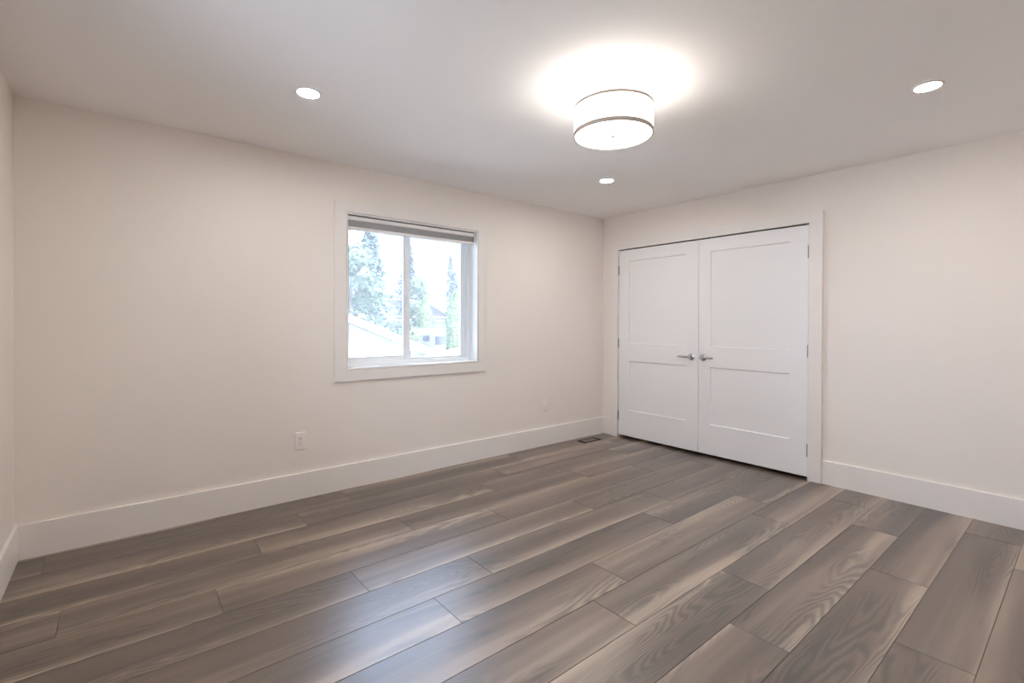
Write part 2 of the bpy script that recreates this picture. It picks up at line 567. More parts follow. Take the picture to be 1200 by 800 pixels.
XF = W-0.013
def lever_handle(parent, y, z, s):
    """rosette at (y, z); lever points along y with sign s"""
    h = bpy.data.objects.new('door_handle', None)
    COL.objects.link(h); h.parent = parent
    h.location = Vector((XF, y, z))-parent.location
    h['label'] = 'satin nickel lever handle on a round rose'
    rot = Matrix.Rotation(-PI/2, 4, 'Y')
    bm = bmesh.new()
    lathe(bm, [(0, 0), (0.033, 0), (0.0335, 0.003), (0.0325, 0.007), (0.029, 0.0095), (0.0, 0.0105)], 32, rot)
    obj('rosette', bm, M_METAL, h, True)
    bm = bmesh.new()
    lathe(bm, [(0.0, 0.009), (0.013, 0.009), (0.0115, 0.016), (0.0105, 0.030), (0.0105, 0.060), (0.0085, 0.064), (0.0, 0.0645)], 24, rot)
    obj('neck', bm, M_METAL, h, True)
    # flat, slightly bowed lever
    bm = bmesh.new()
    rings = []
    for i in range(9):
        t = i/8
        yy = s*(-0.012+0.132*t)
        xx = -0.056-0.004*math.sin(t*PI)
        w = 0.0108-0.0026*t
        th = 0.0052-0.0012*t
        rings.append([bm.verts.new((xx+th*math.cos(a), yy, w*math.sin(a))) for a in [2*PI*k/14 for k in range(14)]])
    for A, B in zip(rings, rings[1:]):
        for k in range(14):
            bm.faces.new((A[k], A[(k+1) % 14], B[(k+1) % 14], B[k]))
    bm.faces.new(rings[0][::-1]); bm.faces.new(rings[-1])
    obj('lever', bm, M_METAL, h, True)

def hinge(parent, y, z):
    bm = bmesh.new()
    n = 5
    hh = 0.100
    for k in range(n):
        z0 = z-hh/2+hh*k/n
        lathe(bm, [(0, z0+0.0006), (0.0058, z0+0.0006), (0.0062, z0+0.0014), (0.0062, z0+hh/n-0.0014), (0.0058, z0+hh/n-0.0006), (0, z0+hh/n-0.0006)], 14,
              Matrix.Translation((XF-0.004, y, 0)))
    lathe(bm, [(0, z-hh/2-0.003), (0.004, z-hh/2-0.001), (0.004, z+hh/2+0.001), (0, z+hh/2+0.003)], 12, Matrix.Translation((XF-0.004, y, 0)))
    o = obj('hinge', local(bm, parent.location), M_HINGE, parent, True)
    o['label'] = 'satin metal butt hinge knuckle'

for k, (ya, yb, py, hy, s, hgy) in enumerate(((-1.1725, DO[1]-0.003, (-1.040, -0.365), -1.104, 1, DO[1]-0.0015),
                                              (DO[0]+0.003, -1.1765, (-1.978, -1.293), -1.228, -1, DO[0]+0.0015))):
    d = struct_empty('door_%d' % (k+1), (XF, (ya+yb)/2, 0))
    bm = door_slab(ya, yb, 0.027, 2.0475, XF, [(py[0], py[1], 0.306, 0.844), (py[0], py[1], 1.036, 1.929)])
    obj('door_slab', local(bm, d.location), M_DOOR, d)
    lever_handle(d, hy, 0.933, s)
    for z in (0.2385, 1.0345, 1.833):
        hinge(d, hgy, z)
    yc = -1.105 if k == 0 else -1.245
    bm = bmesh.new(); box(bm, (XF+0.004, yc-0.035, 2.0475), (XF+0.026, yc+0.035, 2.0535), 0.001)
    c = obj('roller_catch', local(bm, d.location), M_DARK, d)

# ------------------------------------------------------------------ window
win = struct_empty('window_1', (WO[0], 0, WO[2]))
x0, x1, z0, z1 = WO
CW = 0.018
# casing boards, mitred look as in a picture frame with butt joints
bm = bmesh.new(); box(bm, (1.662, -CW, z0-0.0875), (3.034, 0, z0-0.004), 0.0015); part('casing_sill', bm, M_TRIM, win)
bm = bmesh.new(); box(bm, (1.662, -CW, z1+0.004), (3.034, 0, 2.164), 0.0015); part('casing_head', bm, M_TRIM, win)
bm = bmesh.new(); box(bm, (1.662, -CW, z0-0.004), (x0-0.004, 0, z1+0.004), 0.0015); part('casing_side', bm, M_TRIM, win)
bm = bmesh.new(); box(bm, (x1+0.004, -CW, z0-0.004), (3.034, 0, z1+0.004), 0.0015); part('casing_side', bm, M_TRIM, win)
# jamb liners of the reveal
bm = bmesh.new(); box(bm, (x0, -0.014, z0), (x1, 0.115, z0+0.010), 0.001); part('sill_board', bm, M_LINER, win)
bm = bmesh.new(); box(bm, (x0, -0.014, z1-0.010), (x1, 0.115, z1), 0.001); part('head_board', bm, M_LINER, win)
for a, b in ((x0, x0+0.008), (x1-0.008, x1)):
    bm = bmesh.new(); box(bm, (a, -0.014, z0+0.010), (b, 0.115, z1-0.010), 0.001); part('jamb_board', bm, M_LINER, win)
# outer frame
def ring_frame(bm, xa, xb, za, zb, ya, yb, l, r, b, t, bev=0.002):
    box(bm, (xa, ya, za), (xa+l, yb, zb), bev)
    box(bm, (xb-r, ya, za), (xb, yb, zb), bev)
    box(bm, (xa+l, ya, za), (xb-r, yb, za+b), bev)
    box(bm, (xa+l, ya, zb-t), (xb-r, yb, zb), bev)
bm = bmesh.new(); ring_frame(bm, x0, x1, z0, z1, 0.115, 0.185, 0.034, 0.036, 0.036, 0.036); part('window_frame', bm, M_VINYL, win)
# sliding sash (near pane, nearer plane) and fixed lite
sa = bpy.data.objects.new('sliding_sash', None); COL.objects.link(sa); sa.parent = win
bm = bmesh.new(); ring_frame(bm, x0+0.030, 2.345, z0+0.030, z1-0.030, 0.120, 0.148, 0.034, 0.052, 0.045, 0.045)
part2 = lambda n, bm, m, p: obj(n, local(bm, win.location), m, p)
part2('sash_frame', bm, M_VINYL, sa)
bm = bmesh.new(); ring_frame(bm, x0+0.064, 2.293, z0+0.075, z1-0.075, 0.1305, 0.1375, 0.004, 0.004, 0.004, 0.004, 0); part2('gasket', bm, M_GASKET, sa)
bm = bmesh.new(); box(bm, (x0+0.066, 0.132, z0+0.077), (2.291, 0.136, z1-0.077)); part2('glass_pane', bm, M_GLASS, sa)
bm = bmesh.new(); box(bm, (2.2965, 0.112, 1.40), (2.3080, 0.121, 1.52), 0.003); part2('sash_pull', bm, M_VINYL, sa)
fx = bpy.data.objects.new('fixed_sash', None); COL.objects.link(fx); fx.parent = win
bm = bmesh.new(); ring_frame(bm, 2.305, x1-0.036, z0+0.036, z1-0.036, 0.150, 0.182, 0.040, 0.044, 0.022, 0.022); part2('sash_frame', bm, M_VINYL, fx)
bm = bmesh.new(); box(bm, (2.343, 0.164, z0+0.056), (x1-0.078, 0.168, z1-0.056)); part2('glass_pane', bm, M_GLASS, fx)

# copy of the window, added out of view to brighten the room
def copy_tree(o, parent=None):
    c = o.copy(); COL.objects.link(c); c.parent = parent
    for ch in list(o.children): copy_tree(ch, c)
    return c
fill_win = copy_tree(win)
fill_win.name = 'fill_window'
fill_win.location = (0, FILL_WIN_Y, WO[2])
fill_win.rotation_euler = (0, 0, PI/2)

# cellular blind drawn up
bl = thing('window_blind', 'grey cellular blind drawn right up at the head of the window', 'blind', ((x0+2.925)/2, 0.035, 2.0735))
xa, xb = x0+0.012, 2.925
def lp(bm): return local(bm, bl.location)
bm = bmesh.new(); box(bm, (xa, 0.012, 2.036), (xb, 0.060, 2.066), 0.004); obj('head_rail', lp(bm), M_RAIL, bl, True)
bm = bmesh.new(); box(bm, (xa+0.002, 0.014, 2.0658), (xb-0.002, 0.058, 2.0735), 0.001); obj('gap_shade_strip', lp(bm), M_GAPCAP, bl)  # dark strip standing in for the shadow gap above the rail
for x in (xa+0.001, xb-0.0055):
    bm = bmesh.new(); box(bm, (x, 0.011, 1.9875), (x+0.0045, 0.061, 2.0355), 0.001); obj('end_cap', lp(bm), M_GAPCAP, bl)
bm = bmesh.new()
npl = 9
for k in range(npl):            # squeezed cells
    za, zb = 1.987+0.049*k/npl, 1.987+0.049*(k+1)/npl
    zm = (za+zb)/2
    pr = [(0.020, za), (0.014, zm), (0.020, zb), (0.052, zb), (0.058, zm), (0.052, za)]
    ra = [bm.verts.new((xa+0.004, y, z)) for y, z in pr]
    rb = [bm.verts.new((xb-0.004, y, z)) for y, z in pr]
    for i in range(6):
        j = (i+1) % 6
        bm.faces.new((ra[i], ra[j], rb[j], rb[i]))
    bm.faces.new(ra); bm.faces.new(rb[::-1])
obj('cell_stack', lp(bm), M_FABRIC, bl)
bm = bmesh.new(); box(bm, (xa, 0.014, 1.964), (xb, 0.058, 1.987), 0.005); obj('bottom_rail', lp(bm), M_RAIL, bl, True)

# ------------------------------------------------------------------ ceiling lamps
def pot_light(loc, label):
    t = thing('recessed_light', label, 'ceiling light', (loc[0], loc[1], H), 'recessed ceiling lights')
    bm = bmesh.new()
    lathe(bm, [(0.050, -0.0005), (0.050, -0.004), (0.0535, -0.006), (0.060, -0.0048), (0.064, -0.0018), (0.064, 0.0)], 48)
    obj('trim_ring', bm, M_POTRIM, t, True)
    bm = bmesh.new()
    lathe(bm, [(0.0, -0.0035), (0.0505, -0.0035), (0.0505, -0.0005), (0.0, -0.0005)], 48)
    obj('lens', bm, M_POT, t, False)
    return t
pot_light((1.187, -1.005), 'lit round recessed light in the ceiling near the window wall, left of the window')
pot_light((3.568, -0.995), 'lit round recessed light in the ceiling nearest the closet doors corner')
pot_light((3.552, -3.043), 'lit round recessed light in the ceiling at the right, near the blank wall')
pot_light((1.187, -3.043), 'lit round recessed light in the ceiling almost overhead, behind the viewer')

LX, LY, LZ0, LZ1, LR = 2.362, -2.035, 2.200, 2.343, 0.195
lamp = thing('drum_lamp', 'lit white drum ceiling lamp with two slim bands and a finial', 'ceiling lamp', (LX, LY, H))
def lz(z): return z-H
bm = bmesh.new(); lathe(bm, [(LR, lz(LZ0)), (LR, lz(LZ1)), (LR-0.0025, lz(LZ1)), (LR-0.0025, lz(LZ0))], 72, close=True)
obj('lamp_shade', bm, M_SHADE, lamp, True)
def band(za, zb):
    bm = bmesh.new()
    lathe(bm, [(LR-0.004, lz(za)), (LR+0.0022, lz(za)), (LR+0.0022, lz(zb)), (LR-0.004, lz(zb))], 72, close=True)
    o = obj('shade_band', bm, M_BAND, lamp, True)
    o['label'] = 'slim taupe band'
band(LZ0-0.001, LZ0+0.0185)
band(LZ1-0.0125, LZ1+0.001)
bm = bmesh.new(); lathe(bm, [(0.0, lz(LZ0+0.004)), (LR-0.006, lz(LZ0+0.006)), (LR-0.006, lz(LZ0+0.009)), (0.0, lz(LZ0+0.007))], 72)
obj('diffuser', bm, M_DIFF, lamp, True)
bm = bmesh.new(); lathe(bm, [(0.0, lz(LZ0-0.008)), (0.006, lz(LZ0-0.0075)), (0.0105, lz(LZ0-0.004)), (0.0115, lz(LZ0-0.001)), (0.0, lz(LZ0+0.001))], 24)
o = obj('finial', bm, M_BAND, lamp, True); o['label'] = 'small metal finial'
bm = bmesh.new(); lathe(bm, [(0.0, 0.0), (0.065, 0.0), (0.066, -0.006), (0.060, -0.016), (0.0, -0.020)], 40)
obj('canopy', bm, M_POTRIM, lamp, True)
bm = bmesh.new(); tube(bm, [(0, 0, -0.018), (0, 0, lz(LZ0+0.003))], 0.006, 12); obj('stem', bm, M_METAL, lamp, True)
for k in range(3):
    a = 2*PI*k/3+0.5
    bm = bmesh.new(); tube(bm, [(0.005*math.cos(a), 0.005*math.sin(a), lz(LZ1-0.010)), ((LR-0.003)*math.cos(a), (LR-0.003)*math.sin(a), lz(LZ1-0.003))], 0.0022, 8)
    obj('spoke', bm, M_METAL, lamp, True)
M_BULB = emitter('bulb_glass', (1.0, 0.95, 0.88), 6.0)
for k in range(3):
    a = 2*PI*k/3+1.4
    bx_, by_ = 0.085*math.cos(a), 0.085*math.sin(a)
    bm = bmesh.new()
    lathe(bm, [(0.0, 0.032), (0.014, 0.029), (0.024, 0.016), (0.026, 0.004), (0.021, -0.012), (0.013, -0.026), (0.012, -0.042), (0.0, -0.042)], 20)
    b = obj('bulb', bm, M_BULB, lamp, True)
    b.matrix_local = Matrix.Translation((bx_, by_, lz(2.272))) @ Matrix.Rotation(a-PI/2, 4, 'Z') @ Matrix.Rotation(PI/2, 4, 'X')
    b.visible_shadow = True
    ld = bpy.data.lights.new('bulb_light', 'POINT')
    ld.energy = BULB
    ld.color = (1.0, 0.95, 0.88)
    ld.shadow_soft_size = 0.03
    lo = bpy.data.objects.new('bulb_light', ld)
    COL.objects.link(lo); lo.parent = lamp
    lo.location = (0.045*math.cos(a+0.9), 0.045*math.sin(a+0.9), lz(2.300))

# ------------------------------------------------------------------ outlets, floor register
def wall_plate(x, z, w, h, label, kind):
    t = thing('wall_outlet' if kind == 'duplex' else 'wall_plate', label, 'outlet' if kind == 'duplex' else 'wall plate', (x, 0, z))
    bm = bmesh.new(); box(bm, (-w/2, -0.0065, -h/2), (w/2, 0, h/2), 0.003, 3); obj('cover_plate', bm, M_PLATE, t, True)
    dw, dh = 0.0335, 0.067
    bm = bmesh.new(); box(bm, (-dw/2, -0.0085, -dh/2), (dw/2, -0.006, dh/2), 0.001); obj('insert', bm, M_PLATE, t)
    if kind == 'duplex':
        for s in (1, -1):
            bm = bmesh.new()
            zc = s*0.0185
            box(bm, (-0.0085, -0.0089, zc+0.001), (-0.0055, -0.0084, zc+0.0095))
            box(bm, (0.0055, -0.0089, zc+0.002), (0.0085, -0.0084, zc+0.009))
            lathe(bm, [(0, 0), (0.0032, 0), (0.0032, 0.0005), (0, 0.0005)], 14, Matrix.Translation((0, -0.0084, zc-0.007)) @ Matrix.Rotation(PI/2, 4, 'X'))
            obj('socket_holes', bm, M_SLOT, t)['label'] = 'dark three-pin slots'
    else:
        bm = bmesh.new(); lathe(bm, [(0.0, 0.0), (0.0048, 0.0), (0.0048, 0.006), (0.0028, 0.0065), (0.0, 0.0065)], 16, Matrix.Translation((0, -0.0084, 0)) @ Matrix.Rotation(PI/2, 4, 'X'))
        obj('jack', bm, M_PLATE, t, True)
    for s in (1, -1):
        bm = bmesh.new(); lathe(bm, [(0.0, 0.0), (0.0028, 0.0), (0.002, 0.0009), (0.0, 0.001)], 12, Matrix.Translation((0, -0.0064, s*h*0.42)) @ Matrix.Rotation(PI/2, 4, 'X'))
        obj('screw', bm, M_PLATE, t, True)
wall_plate(1.425, 0.410, 0.074, 0.126, 'white duplex outlet low on the wall under the left side of the window', 'duplex')
wall_plate(3.813, 0.404, 0.071, 0.124, 'small white wall plate low on the wall between window and closet corner', 'plate')

t = thing('floor_register', 'flush wood floor register with a dark slot around it, by the closet corner', 'floor vent', (4.317, -0.151, 0))
hx, hy = 0.134, 0.058
bm = bmesh.new()
sl = 0.017
box(bm, (-hx, -hy, 0.0002), (hx, -hy+sl, 0.0012)); box(bm, (-hx, hy-sl, 0.0002), (hx, hy, 0.0012))
box(bm, (-hx, -hy+sl, 0.0002), (-hx+0.034, hy-sl, 0.0012)); box(bm, (hx-0.034, -hy+sl, 0.0002), (hx, hy-sl, 0.0012))
obj('slot_shade', bm, M_DARK, t)['label'] = 'dark strip painted as the shaded open slot'  # flat dark strips paint the shade of an open slot
M_REG = mat('register_wood', (0.17, 0.135, 0.11), 0.4, bump=0.05, bscale=60, var=0.15, vscale=25)
bm = bmesh.new(); box(bm, (-hx+0.034, -hy+sl, 0.0002), (hx-0.034, hy-sl, 0.003), 0.0008); obj('cover_insert', bm, M_REG, t)

# ------------------------------------------------------------------ outside
M_GRAVEL = mat('pale_gravel', (0.48, 0.48, 0.46), 0.95, spec=0.1, bump=0.5, bscale=20, var=0.15, vscale=2.0)
M_ROCK = mat('pale_mountain', (0.085, 0.095, 0.112), 0.95, spec=0.05, bump=0.6, bscale=0.3, var=0.28, vscale=0.11)
M_HOUSE = mat('house_siding', (0.078, 0.078, 0.08), 0.6, bump=0.05, var=0.01)
M_SIDING = mat('white_siding', (0.21, 0.21, 0.212), 0.6, bump=0.05, var=0.01)
M_ROOF = mat('grey_roof', (0.3, 0.3, 0.31), 0.85, bump=0.4, bscale=12, var=0.10, vscale=6)
M_WROOF = mat('white_metal_roof', (0.84, 0.84, 0.84), 0.4, bump=0.03, var=0.01)
M_PINK = mat('pale_roof_shingle', (0.105, 0.096, 0.098), 0.85, bump=0.3, bscale=12, var=0.1, vscale=4)
M_WPANE = mat('outside_window_pane', (0.02, 0.024, 0.04), 0.15, spec=0.8, var=0.1)
M_BARK = mat('tree_bark', (0.09, 0.07, 0.055), 0.95, bump=0.8, bscale=30, var=0.25, vscale=10)
M_CABLE = mat('pale_cable', (0.80, 0.80, 0.80), 0.5, var=0.02)
M_RV = mat('trailer_shell', (0.115, 0.112, 0.115), 0.35, var=0.01)
M_STRIPE = mat('trailer_stripe', (0.08, 0.07, 0.085), 0.4, var=0.03)
M_RUBBER = mat('tyre_rubber', (0.04, 0.04, 0.04), 0.8, var=0.1)
M_BLUECAR = mat('blue_paint', (0.25, 0.30, 0.55), 0.3, var=0.02)
def leaf(name, c, var=0.3):
    m = mat(name, c, 0.7, spec=0.2, var=var, vscale=1.7)
    t = m.node_tree
    b = t.nodes['Principled BSDF']
    tl = t.nodes.new('ShaderNodeBsdfTranslucent'); tl.inputs['Color'].default_value = (*c, 1)
    mx = t.nodes.new('ShaderNodeMixShader'); mx.inputs[0].default_value = 0.3
    t.links.new(b.outputs[0], mx.inputs[1]); t.links.new(tl.outputs[0], mx.inputs[2])
    t.links.new(mx.outputs[0], t.nodes['Material Output'].inputs['Surface'])
    return m
M_SPRUCE = leaf('spruce_needles', (0.080, 0.122, 0.110))
M_BLUESPR = leaf('blue_spruce_needles', (0.078, 0.112, 0.130))
M_PALE = leaf('pale_leaves', (0.105, 0.150, 0.105))
M_CEDAR = leaf('cedar_foliage', (0.118, 0.165, 0.078))
M_HAZESPR = leaf('hazed_spruce_needles', (0.15, 0.19, 0.215), 0.15)  # needles lightened, aerial haze put into the colour
M_HEDGE = leaf('hedge_leaves', (0.066, 0.115, 0.080))

def ground_z(x, y):
    z = -2.7 + 0.10*max(0, y-6) + 0.0011*max(0, y-20)**2
    return min(z, 9.0)
bm = bmesh.new()
gx = [-30, -10, 0, 5, 10, 15, 20, 30, 45, 70]
gy = [-30, -8, 0.165, 3, 6, 10, 14, 18, 22, 28, 36, 46, 60]
gv = [[bm.verts.new((x, y, ground_z(x, y)+(0.25*mnoise.noise((x*0.13, y*0.13, 3)) if y > 5 else 0))) for x in gx] for y in gy]
for a, b in zip(gv, gv[1:]):
    for i in range(len(gx)-1):
        bm.faces.new((a[i], a[i+1], b[i+1], b[i]))
lawn = obj('ground', bm, M_GRAVEL, None, True); struct(lawn)

# mountain: a ridge that climbs to the right
bm = bmesh.new()
rows = []
for j in range(13):
    row = []
    for i in range(41):
        x = -40+i*8.0
        v = j/12
        top = 27+max(0, (x-62))*0.50+8*mnoise.noise((x*0.03, 1.3, 0))
        y = 70+v*95+12*mnoise.noise((x*0.02, v*2, 5))
        z = -2+v**1.25*top*1.15+v*5*mnoise.noise((x*0.06, v*5, 9))
        row.append(bm.verts.new((x, y, z)))
    rows.append(row)
for a, b in zip(rows, rows[1:]):
    for i in range(40):
        bm.faces.new((a[i], a[i+1], b[i+1], b[i]))
struct(obj('hillside', bm, M_ROCK, None, True))

def wedge_roof(bm, pts_y0, pts_y1, th):
    """slab between two polylines (x, z) at y0 and y1"""
    y0, A = pts_y0; y1, B = pts_y1
    ta = [bm.verts.new((x, y0, z)) for x, z in A]; tb = [bm.verts.new((x, y1, z)) for x, z in B]
    ba = [bm.verts.new((x, y0, z-th)) for x, z in A]; bb = [bm.verts.new((x, y1, z-th)) for x, z in B]
    n = len(A)
    for i in range(n-1):
        bm.faces.new((ta[i], ta[i+1], tb[i+1], tb[i])); bm.faces.new((ba[i], bb[i], bb[i+1], ba[i+1]))
        bm.faces.new((ta[i], ba[i], ba[i+1], ta[i+1])); bm.faces.new((tb[i], tb[i+1], bb[i+1], bb[i]))
    for i in (0, n-1):
        bm.faces.new((ta[i], tb[i], bb[i], ba[i]))

# neighbour's garage: white gable wall with a rake board that runs down to the right
gar = thing('garage', 'white gabled garage wall just outside the left pane of the window', 'garage', (3.0, 9.5, -2.7))
def gp(n, bm, m, s=False): return obj(n, local(bm, gar.location), m, gar, s)
SL = 0.40
zr = lambda x: 0.60+SL*(6.46-x)
px = 3.2
bm = bmesh.new()
wl, wr = 0.45, 5.95
prof = [(wl, -2.75), (wr, -2.75), (wr, zr(wr)-0.16), (px, zr(px)-0.16), (wl, zr(px)-0.16-SL*(px-wl))]
fa = [bm.verts.new((x, 7.3, z)) for x, z in prof]; fb = [bm.verts.new((x, 13.0, z)) for x, z in prof]
bm.faces.new(fa); bm.faces.new(fb[::-1])
for i in range(5):
    j = (i+1) % 5
    bm.faces.new((fa[i], fa[j], fb[j], fb[i]))
gp('gable_wall', bm, M_SIDING)
bm = bmesh.new()
A = [(-0.06, zr(px)-SL*(px+0.06)), (px, zr(px)), (6.46, 0.60)]
wedge_roof(bm, (7.02, A), (13.2, A), 0.05); gp('roof', bm, M_ROOF)
bm = bmesh.new()
A2 = [(x, z-0.01) for x, z in A]
wedge_roof(bm, (6.99, A2), (7.02, A2), 0.17); gp('rake_board', bm, M_WROOF)
bm = bmesh.new()
tube(bm, [(6.50, 6.99, 0.55), (6.50, 13.2, 0.55)], 0.06, 10); gp('gutter', bm, M_WROOF, True)

# white low-slope roof of the carport to the right
cp = thing('carport', 'flat white carport roof beyond the lower right of the window', 'carport', (11.0, 10.2, -2.6))
bm = bmesh.new()
wedge_roof(bm, (8.3, [(8.25, -0.44), (14.5, 0.74)]), (12.0, [(8.77, -0.04), (14.8, 1.10)]), 0.14)
obj('roof', local(bm, cp.location), M_WROOF, cp)
for x, y, zt in ((8.7, 8.7, -0.50), (14.0, 8.7, 0.50), (9.2, 11.6, -0.16), (14.3, 11.6, 0.82)):
    bm = bmesh.new(); box(bm, (x-0.06, y-0.06, -2.75), (x+0.06, y+0.06, zt), 0.008)
    obj('post', local(bm, cp.location), M_SIDING, cp)

# travel trailer
tz = ground_z(12, 15)
rv = thing('travel_trailer', 'white travel trailer with two small windows parked between the tall cedars', 'trailer', (12.0, 15.9, tz), rotz=-0.12)
bm = bmesh.new()
zb_, zt_ = 0.45, 2.72
pr = [(-1.8, zb_), (2.9, zb_), (2.9, zt_), (-0.6, zt_+0.03), (-1.35, zt_-0.22), (-1.85, zt_-0.75), (-2.0, zt_-1.5), (-1.95, zb_+0.35)]
a = [bm.verts.new((x, -1.1, z)) for x, z in pr]; b = [bm.verts.new((x, 1.1, z)) for x, z in pr]
fs = [bm.faces.new(a), bm.faces.new(b[::-1])]
for i in range(len(pr)):
    j = (i+1) % len(pr)
    fs.append(bm.faces.new((a[i], a[j], b[j], b[i])))
bmesh.ops.bevel(bm, geom=list({e for f in fs for e in f.edges}), offset=0.06, segments=2, affect='EDGES')
obj('body', bm, M_RV, rv)
for xa_, xb_, za_, zb2 in ((-1.30, -0.98, 2.22, 2.46), (-0.72, -0.22, 2.05, 2.46)):
    bm = bmesh.new(); box(bm, (xa_, -1.115, za_), (xb_, -1.09, zb2), 0.008); obj('window', bm, M_WPANE, rv)['label'] = 'dark window'
bm = bmesh.new(); box(bm, (-1.75, -1.112, 1.42), (2.85, -1.092, 1.52), 0.003); obj('stripe', bm, M_STRIPE, rv)
for x in (0.6, 1.4):
    bm = bmesh.new(); lathe(bm, [(0.0, -0.1), (0.33, -0.1), (0.36, -0.06), (0.36, 0.06), (0.33, 0.1), (0.0, 0.1)], 24, Matrix.Translation((x, -0.95, 0.36)) @ Matrix.Rotation(PI/2, 4, 'X'))
    obj('wheel', bm, M_RUBBER, rv, True)
bm = bmesh.new(); tube(bm, [(-1.9, 0.5, 0.5), (-3.0, 0, 0.45)], 0.04, 8); tube(bm, [(-1.9, -0.5, 0.5), (-3.0, 0, 0.45)], 0.04, 8); tube(bm, [(-3.0, 0, 0.5), (-3.0, 0, 0.0)], 0.035, 8)
obj('hitch', bm, M_STRIPE, rv)

# far houses
def house(name, x, y, w, d, zw, zr_, label, roofm, ang, winds, arch=False):
    gz = ground_z(x, y)-0.3
    h = thing(name, label, 'house', (x, y, gz), rotz=ang)
    bm = bmesh.new()
    pr = [(-w/2, 0), (w/2, 0), (w/2, zw-gz), (0, zr_-gz), (-w/2, zw-gz)]
    a = [bm.verts.new((q, -d/2, z)) for q, z in pr]; b = [bm.verts.new((q, d/2, z)) for q, z in pr]
    bm.faces.new(a); bm.faces.new(b[::-1])
    for i in range(5):
        j = (i+1) % 5
        bm.faces.new((a[i], a[j], b[j], b[i]))
    obj('wall', bm, M_HOUSE, h)
    bm = bmesh.new()
    e = 0.3
    sl = (zr_-zw)/(w/2)
    A = [(-w/2-e, zw-gz-sl*e+0.12), (0, zr_-gz+0.12), (w/2+e, zw-gz-sl*e+0.12)]
    wedge_roof(bm, (-d/2-e, A), (d/2+e, A), 0.12)
    obj('roof', bm, roofm, h)
    for (xc, zc, ww, hh) in winds:
        bm = bmesh.new()
        if arch:
            pts = [(-ww/2, 0), (ww/2, 0)]+[(ww/2*math.cos(t), hh+ww/2*math.sin(t)) for t in [PI*k/10 for k in range(11)]]
            fr = [bm.verts.new((xc+q, -d/2-0.05, zc-gz+z)) for q, z in pts]; bk = [bm.verts.new((xc+q, -d/2+0.02, zc-gz+z)) for q, z in pts]
            bm.faces.new(fr); bm.faces.new(bk[::-1])
            for i in range(len(pts)):
                j = (i+1) % len(pts)
                bm.faces.new((fr[i], fr[j], bk[j], bk[i]))
        else:
            box(bm, (xc-ww/2, -d/2-0.04, zc-gz), (xc+ww/2, -d/2+0.02, zc-gz+hh), 0.01)
        obj('window', bm, M_WPANE, h)['label'] = 'dark window'
    return h
house('house', 18.6, 29.0, 3.4, 4.5, 1.55, 2.6, 'far white house with an arched window seen between the two tall cedars', M_PINK, -0.5, [(0.1, 0.75, 0.55, 0.75)], True)
house('house', 13.2, 29.5, 3.2, 3.6, 2.05, 3.2, 'far white gabled house beyond the hedge in the left pane', M_WROOF, -0.35, [(-0.2, 1.55, 0.5, 0.8)])
house('house', 19.3, 40.0, 6.0, 5.0, 2.9, 4.1, 'farthest pale house, low and wide behind the left cedar', M_PINK, -0.5, [(1.2, 2.1, 0.6, 0.5)])

# trees
def leaves(bm, rng, n, pos, size, up=0.0):
    for _ in range(n):
        p, d = pos()
        d = Vector(d)
        if d.length < 1e-4: d = Vector((0, 0, 1))
        d.normalize()
        s = size*(0.6+0.8*rng.random())
        a = Vector((rng.uniform(-1, 1), rng.uniform(-1, 1), rng.uniform(-1, 1)))
        a = (a - d*a.dot(d)*0.6).normalized()
        b = d.cross(a).normalized()
        p = Vector(p)
        bm.faces.new([bm.verts.new(p+q) for q in (-a*s, b*s*0.45, a*s, -b*s*0.45)])

def conifer(x, y, top, rad, mtl, label, seed, n=2600, base=0.06, group=None, cat='tree'):
    gz = ground_z(x, y)-0.15
    hgt = top-gz
    t = thing('conifer_tree', label, cat, (x, y, gz), group)
    rng = random.Random(seed)
    bm = bmesh.new()
    tube(bm, [(0, 0, 0), (0, 0, hgt*0.5), (0, 0, hgt*0.97)], [0.055*hgt**0.8*0.5, 0.03*hgt**0.8*0.5, 0.01], 8)
    obj('trunk', bm, M_BARK, t, True)
    bm = bmesh.new()
    nb = int(hgt*7)
    br = []
    for k in range(nb):
        f = base+(0.99-base)*((k+rng.random())/nb)
        R = rad*(1-f)**0.8*(0.75+0.4*rng.random())+0.06
        br.append((f*hgt, R, rng.uniform(0, 2*PI)))
    per = max(8, n//nb)
    for z, R, an in br:
        for arm in range(3):
            a0 = an+arm*2.1+rng.uniform(-.3, .3)
            for q in range(per//3):
                s = rng.random()**0.7
                aw = a0+rng.gauss(0, 0.24)
                r = R*s
                p = (r*math.cos(aw), r*math.sin(aw), z-0.35*R*s*s+rng.gauss(0, 0.05))
                leaves(bm, rng, 1, lambda: (p, (0.4*math.cos(aw), 0.4*math.sin(aw), 1)), 0.09+0.03*rad)
    obj('foliage', bm, mtl, t)
    return t

